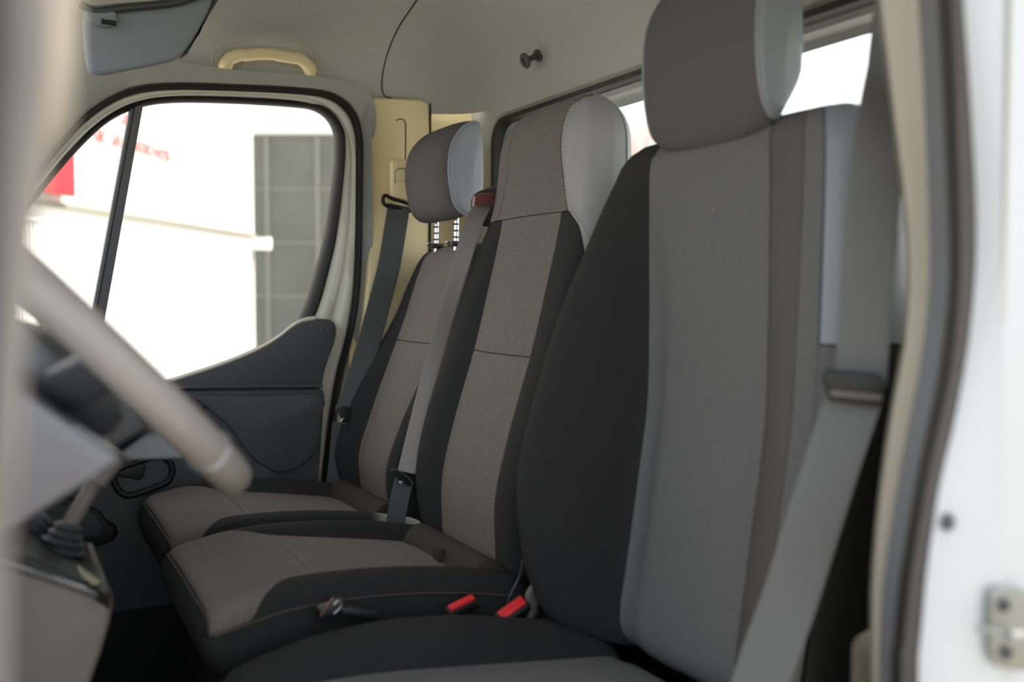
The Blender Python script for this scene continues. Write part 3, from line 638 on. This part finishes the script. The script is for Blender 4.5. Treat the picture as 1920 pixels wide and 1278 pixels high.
tube('belt_loop', [at(a, b, x=2.20) for a, b in ((722, 366), (718, 376), (724, 385), (745, 389), (770, 395), (776, 388), (760, 380), (735, 372))], .0045, 'black', b3, n=8, smooth_n=4, closed=True)

# buckles
def buckle(label, tip, base, wv, size=(.013, .008), L=.045, group='seat belt buckles', tall=True):
    t = thing('seat_belt_buckle', label, 'buckle', group=group)
    tip, base = Vector(tip), Vector(base); d = (tip-base).normalized(); wv = Vector(wv); wv = (wv-d*wv.dot(d)).normalized(); nr = d.cross(wv)
    c = (tip+base)/2; hl_ = (tip-base).length/2
    obox('body', c-nr*.006, d*(hl_+.004), wv*(size[0]+.003), nr*size[1], 'black', t, .003)
    obox('release_button', c-nr*.006+nr*(size[1]+.0015), d*hl_, wv*size[0]*.8, nr*.0025, 'red', t, .0015)
    box('stalk', (base.x-.012, base.y-.01, base.z-.10), (base.x+.012, base.y+.006, base.z-.004), 'black', t, .003)
    return t
buckle('red topped buckle rising further left, beside the middle seat cushion', at(888, 1122, x=1.31), at(843, 1144, x=1.31), (.8, -.3, .4), (.007, .008))
buckle('larger red topped buckle between driver seat and middle seat backrests', at(982, 1126, x=1.30), at(938, 1158, x=1.30), (.7, -.2, .6), (.010, .008))
bk = thing('seat_belt_buckle', 'small black buckle lying flat beside the middle cushion, no red showing', 'buckle', group='seat belt buckles')
c5 = at(622, 1140, x=1.315)
obox('body', c5, (.0, -.020, .004), (.010, 0, 0), (0, .002, .009), 'black', bk, .005)
obox('edge_plate', at(612, 1138, x=1.305), (0, -.008, .011), (.002, 0, 0), (0, .003, -.002), 'red_dull', bk, .001)
tube('metal_rim', [at(a, b, x=1.303) for a, b in ((626, 1134), (633, 1127), (640, 1130), (637, 1140), (626, 1150))], .0015, 'steel', bk, n=6, smooth_n=3)
obox('strap', c5+Vector((0, -.04, -.01)), (.0, -.03, -.008), (.012, 0, 0), (0, 0, .006), 'black', bk, .003)
lv = thing('seat_lever', 'grey tapering lever standing between driver seat and middle seat', 'lever')
lp = [(1018, 1081), (1025, 1090), (1020, 1105), (1012, 1125), (1005, 1150), (997, 1172), (988, 1172), (994, 1150), (996, 1135), (988, 1128), (992, 1112), (1003, 1096)]
extrude('lever_blade', [at(a, b, x=1.30) for a, b in lp], (.012, 0, 0), 'brown_rubber', lv, .002)
extrude('lever_base', [at(a, b, x=1.305) for a, b in ((1012, 1110), (1026, 1102), (1024, 1140), (1008, 1178), (986, 1190), (980, 1180), (1000, 1165))], (.01, 0, 0), 'black', lv, .003)
cb = thing('cable', 'thin black cable hanging between middle seat and driver seat', 'cable')
tube('wire', [at(a, b, x=1.33) for a, b in ((980, 1050), (972, 1085), (958, 1112), (948, 1140))], .0016, 'dark_vinyl', cb, n=8, smooth_n=5)

# ================================================================== CEILING FITTINGS
gh = thing('grab_handle', 'beige grab handle fixed above the far door window', 'handle')
gp = cr2([(421, 128), (421, 114), (432, 98), (455, 91), (490, 88), (530, 91), (556, 97), (573, 112), (582, 136)], 6)
hp_ = [onceil(a, b, .006 if i < 4 or i > len(gp)-5 else .03) for i, (a, b) in enumerate(gp)]
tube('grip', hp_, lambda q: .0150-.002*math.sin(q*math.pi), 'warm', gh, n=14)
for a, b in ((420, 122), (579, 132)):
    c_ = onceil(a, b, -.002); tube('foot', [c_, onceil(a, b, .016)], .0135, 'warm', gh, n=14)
ro = [(398, 128), (402, 100), (425, 84), (470, 78), (530, 80), (575, 84), (597, 108), (606, 138)]
tube('recess_rim', [onceil(a, b, -.001) for a, b in cr2(ro, 6)], .003, 'liner', gh, n=8)
hk = thing('coat_hook', 'small round black coat peg on the rear wall above the window', 'hook')
hc_ = onceil(1010, 103, 0); hn = (onceil(1010, 103, .01)-hc_).normalized()
disc('base_flange', hc_, hn, .013, .006, 'plastic', hk)
tip_ = at(993, 99, x=hc_.x-.02); tip_ = hc_+hn*.032
tube('stem', [hc_, tip_], lambda q: .006, 'plastic', hk, n=12)
disc('knob', tip_, hn, .0165, .008, 'plastic', hk, prof=[(0, 0), (.8, 0), (1, .3), (1, .7), (.85, 1), (.5, 1), (.4, .5), (0, .5)])
vs_ = thing('sun_visor', 'blue grey sun visor folded down above the far window', 'sun visor')
vo = [(160, 22), (170, 10), (220, 4), (330, -4), (398, -20), (396, 12), (372, 60), (350, 94), (334, 110), (310, 118), (250, 130), (205, 139), (178, 139), (168, 128), (162, 80)]
extrude('visor_board', resample(cr([at(a, b, x=1.72) for a, b in vo], 3, True), 60, True), (-.0, -.0, -.0) if False else (.022, .004, 0), 'visor', vs_, .008)
tube('hinge_rod', [at(a, b, x=1.715) for a, b in ((150, 8), (180, 20), (240, 14), (340, 2), (410, -30))], .007, 'dark_vinyl', vs_, n=12, smooth_n=4)
extrude('hinge_clip', resample(cr([at(a, b, x=1.71) for a, b in ((160, 16), (176, 8), (210, 14), (222, 38), (205, 50), (180, 46), (166, 34))], 4, True), 30, True), (.018, 0, 0), 'visor', vs_, .004)
tube('clip_gap', [at(a, b, x=1.705) for a, b in ((190, 40), (218, 44))], .004, 'seal', vs_, n=8)
extrude('edge_piece', [at(a, b, x=1.735) for a, b in ((398, -20), (416, -10), (396, 22), (352, 100), (336, 110), (372, 60))], (.02, 0, 0), 'dark_vinyl', vs_, .003)

# ================================================================== DASH, WHEEL, CONSOLE
da = thing('dashboard', 'dark dashboard beyond the steering wheel with blue grey lower face', 'dashboard')
def prism(name, outline, x0, x1, m, parent, bevel=.01):
    o = [Vector((x0, at(a, b, x=x0).y, at(a, b, x=x0).z)) for a, b in outline]
    return extrude(name, o, (x1-x0, 0, 0), m, parent, bevel)
yz = lambda name, pts, x0, x1, m, parent, bevel=.01: extrude(name, [(x0, y, z) for y, z in pts], (x1-x0, 0, 0), m, parent, bevel)
yz('upper_body', [(.75, 1.36), (.25, 1.40), (.12, 1.38), (.10, 1.34), (.1, 1.28), (.13, 1.2), (.25, 1.1), (.75, 1.1)], .62, 1.56, 'black', da, .02)
yz('upper_body', [(.75, 1.36), (.2, 1.37), (.0, 1.36), (-.05, 1.33), (-.06, 1.28), (.0, 1.2), (.2, 1.1), (.75, 1.1)], 1.58, 2.2, 'black', da, .02)
lob = [(150, 740), (215, 738), (240, 745), (262, 775), (286, 802), (225, 838), (214, 848), (185, 835), (120, 800)]
extrude('vent_face', [at(a, b, x=1.50) for a, b in lob], (.6, 0, 0), 'dash', da, .008)
lob2 = [(216, 856), (286, 803), (300, 800), (345, 846), (352, 858), (330, 861), (230, 864)]
extrude('shelf_end', [at(a, b, x=1.52) for a, b in lob2], (.5, 0, 0), 'visor', da, .006)
tube('highlight_bead', [at(a, b, x=1.50) for a, b in ((284, 800), (304, 804))], .006, 'silver', da, n=10)  # silver bead standing in for a white highlight on the dash edge
yz('lower_body', [(.75, 1.15), (.16, 1.15), (.14, 1.05), (.2, .8), (.5, FZ), (.75, FZ)], .62, 2.2, 'black', da, .02)
# column shroud
sw = thing('steering_wheel', 'thick grey steering wheel rim blurred in the left foreground', 'steering wheel')
TL = R_(47); wc = Vector((1.05, -.082, 1.445)); wu = Vector((0, math.cos(TL), math.sin(TL))); wn = Vector((0, -math.sin(TL), math.cos(TL)))
Wp = lambda r, a, h=0: wc+Vector((1, 0, 0))*r*math.cos(a)+wu*r*math.sin(a)+wn*h
tube('rim', [Wp(.182, 2*math.pi*k/72) for k in range(72)], .0188, 'wheel', sw, n=18, closed=True)
for ang in (-139, -41):
    a = R_(ang); tube('spoke_clip', [Wp(.182+.0194*math.cos(t), a, .0194*math.sin(t)) for t in [2*math.pi*k/24 for k in range(24)]], .0016, 'silver', sw, n=6, closed=True)
hubp = [(.0, .01), (.05, .012), (.068, .0), (.07, -.02), (.05, -.045), (0, -.05)]
gridmesh('airbag_cover', [[wc+Vector((1, 0, 0))*r*1.15*math.cos(t)+wu*r*math.sin(t)+wn*(h-.03) for t in [2*math.pi*k/32 for k in range(32)]] for r, h in [(max(r, .001), h) for r, h in hubp]], 'dash', sw, cu=True)
for ang in (180, 0):
    a = R_(ang); tube('spoke', [Wp(.03, a, -.045), Wp(.10, a, -.045), Wp(.15, a, -.02), Wp(.178, a, -.004)], lambda q: .026-.008*q, 'dash', sw, n=14, smooth_n=5, flat=.45, up=wn)
sc_ = thing('steering_column', 'dark steering column cover below the wheel', 'steering column')
ad = -wn
def ringc(c, rx, rz, n=28):
    return [c+Vector((1, 0, 0))*rx*abs(math.cos(t))**.7*(1 if math.cos(t) > 0 else -1)+wu*rz*abs(math.sin(t))**.7*(1 if math.sin(t) > 0 else -1) for t in [2*math.pi*k/n for k in range(n)]]
gridmesh('shroud', [ringc(wc+ad*.055, .04, .035), ringc(wc+ad*.065, .072, .06), ringc(wc+ad*.12, .085, .075), ringc(wc+ad*.24, .095, .09)], 'dash', sc_, cu=True, cap=True)
kc = [at(a, b, x=.88) for a, b in ((-70, 690), (60, 745), (150, 806), (214, 850), (232, 860), (150, 915), (30, 990), (-70, 1040))]
extrude('knee_cover', kc, (.30, .0, -.0), 'glossy', sc_, .018)
tube('wiper_stalk', [Vector((1.12, -.04, 1.36)), Vector((1.22, -.09, 1.37)), Vector((1.27, -.11, 1.375))], .008, 'black', sc_, n=10)

cn = thing('centre_console', 'grey console with silver edge holding the gear lever', 'console')
cs_ = [(-80, 1030), (0, 1056), (100, 1088), (190, 1120), (212, 1112), (213, 1130), (206, 1170), (190, 1225), (168, 1290), (120, 1400), (-120, 1400)]
extrude('side_face', [at(a, b, x=1.17) for a, b in cs_], (.27, 0, 0), 'console', cn, .008)
band('silver_edge', [at(a, b, x=1.166) for a, b in ((-60, 1030), (0, 1049), (100, 1082), (192, 1112), (208, 1106))], [at(a, b, x=1.166) for a, b in ((-60, 1040), (0, 1057), (100, 1090), (194, 1121), (211, 1113))], [(0, -.008), (0, .002), (.5, .005), (1, .002), (1, -.008)], IN, 'silver', cn, 40)
extrude('top_tray', [at(a, b, x=1.18) for a, b in ((-60, 1012), (10, 1030), (60, 1048), (120, 1072), (175, 1100), (200, 1114), (190, 1122), (60, 1085), (-60, 1050))], (.26, 0, 0), 'black', cn, .006)
zg = at(110, 1040, x=1.30).z-.006
extrude('gear_surround', [at(a, b, z=zg) for a, b in ((30, 1012), (52, 1000), (100, 1004), (136, 1020), (160, 1042), (192, 1080), (208, 1104), (203, 1112), (150, 1076), (90, 1046))], (0, 0, -.02), 'black', cn, .004)
tube('pale_rim', [at(a, b, z=zg+.001) for a, b in ((40, 1018), (90, 1042), (140, 1062), (180, 1092))], .0055, 'yellow', cn, n=8, flat=.5)
gl = thing('gear_lever', 'slim grey gear lever with ribbed black boot', 'gear lever')
gb = at(112, 1034, x=1.30); gm = at(142, 945, x=1.30); g1 = at(222, 850, x=1.30)
def ribs(name, a, b, r0, r1, n, m, parent):
    L = 8*n; rows = []
    d = (b-a).normalized(); u = d.orthogonal().normalized(); v = d.cross(u)
    for i in range(L+1):
        q = i/L; rr = (r0+(r1-r0)*q)*(1+.17*math.cos(q*n*2*math.pi+math.pi))
        rows.append([a.lerp(b, q)+(u*math.cos(t)+v*math.sin(t))*rr for t in [2*math.pi*k/22 for k in range(22)]])
    return gridmesh(name, rows, m, parent, cu=True, cap=True)
ribs('boot', gb, gb.lerp(gm, .62), .027, .013, 4, 'dash', gl)
tube('shaft', [gb.lerp(gm, .5), at(184, 893, x=1.30)], .0098, 'console', gl, n=16)
tube('collar', [at(168, 912, x=1.30), at(176, 903, x=1.30)], .0125, 'console', gl, n=16)
tube('grip', [at(176, 903, x=1.30), at(196, 876, x=1.30), at(206, 858, x=1.30)], lambda q: .0120, 'console', gl, n=16)
tube('grip_slider', [at(184, 905, x=1.285), at(206, 878, x=1.285), at(224, 856, x=1.285)], .0095, 'console', gl, n=16)
disc('grip_end', at(215, 853, x=1.29), g1-gm, .020, .008, 'console', gl, prof=[(0, 0), (.8, 0), (1, .4), (.8, .9), (0, 1)])
lb = thing('rubber_boot', 'short ribbed rubber boot left of the gear lever', 'boot')
ribs('bellows', at(58, 1006, x=1.34), at(96, 972, x=1.34), .021, .010, 4, 'dash', lb)

# ================================================================== OUTSIDE
# white building running away beyond the far window
K = at(474, 400, x=11.0); wd_ = Vector((math.cos(R_(33)), -math.sin(R_(33)), 0)); wn_ = Vector((-wd_.y*-1, 0, 0)); wnr = Vector((math.sin(R_(33)), math.cos(R_(33)), 0))*-1
def onwall(px, py, off=0.0):
    d = ray(px, py); p0 = K+wnr*off; return CAM+d*((p0-CAM).dot(wnr)/d.dot(wnr))
wb = thing('building', 'white clad building with red sign beyond the far window', 'building')
K0 = Vector((K.x, K.y, 0)); Ls = 9.5
V = []; F = []; nrib = 190; rows = [[], []]
for i in range(nrib*4+1):
    s = Ls*i/(nrib*4); o_ = (.0, .012, .012, 0)[i % 4]; p = K0-wd_*s+wnr*o_; rows[0].append(p); rows[1].append(p+Vector((0, 0, 5.2)))
gridmesh('cladding', rows, 'wallwhite', wb, smooth=False)
q0 = K0-wd_*Ls
extrude('wall_body', [K0-wnr*.02, q0-wnr*.02, q0-wnr*.5, K0-wnr*.5], (0, 0, 5.2), 'wallwhite', wb, 0)
def wband(name, z0_, z1_, off, m, tz=None):
    return extrude(name, [K0-wd_*0+wnr*.01+Vector((0, 0, z0_)), q0+wnr*.01+Vector((0, 0, z0_)), q0+wnr*off+Vector((0, 0, z0_)), K0+wnr*off+Vector((0, 0, z0_))], (0, 0, z1_-z0_), m, wb, 0)
zl = onwall(300, 413).z
wband('ledge', zl-.022, zl+.012, .035, 'shutter_line')
z2_ = onwall(200, 428).z; wband('lower_ledge', z2_-.008, z2_+.008, .02, 'wallwhite')
extrude('ledge_bracket', [onwall(470, 445, .0), onwall(476, 445, 0), onwall(476, 468, 0), onwall(470, 468, 0)], wnr*.2, 'wallwhite', wb, 0)
sg_ = thing('sign', 'red sign panel on the white building', 'sign')
rp = [onwall(143, 215, .10), onwall(143, 369, .10)]; e = onwall(10, 330, .10)
h_ = Vector((0, 0, 1)); a0 = Vector((rp[1].x, rp[1].y, rp[1].z)); a1 = Vector((e.x, e.y, a0.z))
extrude('panel', [a0, a1, a1+h_*(rp[0].z-a0.z+.6), a0+h_*(rp[0].z-a0.z+.6)], wnr*-.05, 'sign_red', sg_, .01)
def text(body, px, py, h, m, label):
    sgn = thing('lettering', label, 'lettering')
    p = onwall(px, py, .03); X = wd_; Z = Vector((0, 0, 1)); n_ = wnr; adv = 0
    MM = Matrix(((X.x, Z.x, n_.x, p.x), (X.y, Z.y, n_.y, p.y), (X.z, Z.z, n_.z, p.z), (0, 0, 0, 1)))
    for ch in body:
        if ch == ' ': adv += h*.32; continue
        c = bpy.data.curves.new('txt', 'FONT'); c.body = ch; c.size = h; c.extrude = .004; c.offset = -h*.012
        o = bpy.data.objects.new('t', c); COL.objects.link(o); bpy.context.view_layer.update()
        me = bpy.data.meshes.new_from_object(o.evaluated_get(bpy.context.evaluated_depsgraph_get())); bpy.data.objects.remove(o)
        xs = [v.co.x for v in me.vertices]; x0 = min(xs); wdt = max(xs)-x0
        me.transform(Matrix.Translation((-x0+adv, 0, 0))); adv += wdt+h*.09
        me.materials.clear(); n = link('letter', me, m, sgn); n.matrix_world = MM
    return sgn
hl1 = (onwall(176, 232).z-onwall(176, 263).z)
text('de automóveis', 176, 262, hl1*1.8, 'letters', 'lower line of red lettering on the white wall')
text('comércio', 150, 205, hl1*1.8, 'letters', 'upper line of red lettering on the white wall')
# dark sectional door in a white front
gb_ = thing('building', 'white fronted garage with dark sectional door', 'building')
gx = 14.5
def gw(px, py, o=0): return at(px, py, x=gx-o)
gd0 = CF.copy(); gd0.z = 0; gd0.normalize(); G0 = CAM+gd0*15
def onG(px, py, off=0.0):
    d = ray(px, py); return CAM+d*((G0-gd0*off-CAM).dot(gd0)/d.dot(gd0))
gl_, gr_ = onG(380, 400), onG(900, 400)
V0 = Vector((gl_.x, gl_.y, 0)); V1 = Vector((gr_.x, gr_.y, 0)); zt_ = onG(500, 251).z
extrude('front_wall', [V0+Vector((0, 0, zt_)), V1+Vector((0, 0, zt_)), V1+gd0*.4+Vector((0, 0, zt_)), V0+gd0*.4+Vector((0, 0, zt_))], (0, 0, 3.0), 'wallwhite', gb_, 0)
zs = [onG(500, y).z for y in (251, 350, 452, 552, 652)]+[0]
for i in range(5):
    top, bot = zs[i], max(0, zs[i+1])
    if top <= bot: continue
    extrude('door_panel', [V0+gd0*.05+h_*bot, V1+gd0*.05+h_*bot, V1+gd0*.12+h_*bot, V0+gd0*.12+h_*bot], (0, 0, top-bot-.04), 'shutter', gb_, 0)
    extrude('joint_strip', [V0+gd0*.06+h_*(top-.05), V1+gd0*.06+h_*(top-.05), V1+gd0*.12+h_*(top-.05), V0+gd0*.12+h_*(top-.05)], (0, 0, .05), 'shutter_line', gb_, 0)
for px in (497, 592):
    b_ = onG(px, 400, -.03); b_.z = 0; extrude('guide_rail', [b_, b_+CR*.06, b_+CR*.06+gd0*.03, b_+gd0*.03], (0, 0, zt_), 'shutter_line', gb_, 0)
# behind the van: pale building and red van
pb = thing('building', 'pale grey building behind the van, seen through the rear window', 'building')
YG = -14
def onY(px, py, y=YG): return at(px, py, y=y)
zt2 = onY(1560, 222).z
xa, xb = onY(1100, 300).x+12, onY(1780, 300).x-2
box('wall_body', (xb, YG-1, 0), (xa, YG, zt2), 'wallshade', pb, 0)
z_a, z_b, z_c = onY(1690, 355).z, onY(1690, 408).z, onY(1690, 460).z
box('window_band', (xb, YG, z_b), (xa-14, YG+.05, z_a), 'car_glass', pb, 0)
box('white_band', (xb, YG, z_c), (xa-14, YG+.08, z_b), 'wallwhite', pb, 0)
for i in range(8):
    xx = xb+1.0+i*1.6; box('downpipe', (xx, YG, 0), (xx+.06, YG+.07, zt2), 'wallshade', pb, .01)
rv = thing('van', 'red van parked behind, seen through the rear window', 'van')
YV = -5.0
v0, v1 = onY(1240, 300, YV).x, onY(960, 300, YV).x
zv = onY(1170, 246, YV).z
bo_ = [(v0, .35), (v0, zv-.25), (v0+.08, zv-.06), (v0+.2, zv), (v1-.2, zv), (v1, zv-.5), (v1+.3, .9), (v1+.3, .35)]
extrude('body', [(a, YV, b) for a, b in bo_], (0, -1.7, 0), 'car_red', rv, .06)
zr_ = onY(1170, 226, YV).z
box('roof_rack', (v0+.1, YV-1.4, zv+.01), (v1-.3, YV-.1, zr_), 'wallshade', rv, .02)
cw_ = onY(1160, 330, YV); 
extrude('side_window', resample(cr([onY(a, b, YV+.01) for a, b in ((1146, 260), (1168, 268), (1182, 300), (1186, 340), (1180, 372), (1140, 380), (1090, 380), (1090, 260))], 5, True), 40, True), (0, -.02, 0), 'car_glass', rv, .005)
extrude('side_window', [onY(a, b, YV+.01) for a, b in ((1206, 262), (1232, 268), (1236, 350), (1206, 350))], (0, -.02, 0), 'car_glass', rv, .005)
for xx in (v0+.45, v1-.3): disc('wheel', (xx, YV-.05, .33), (0, 1, 0), .33, .14, 'seal', rv)
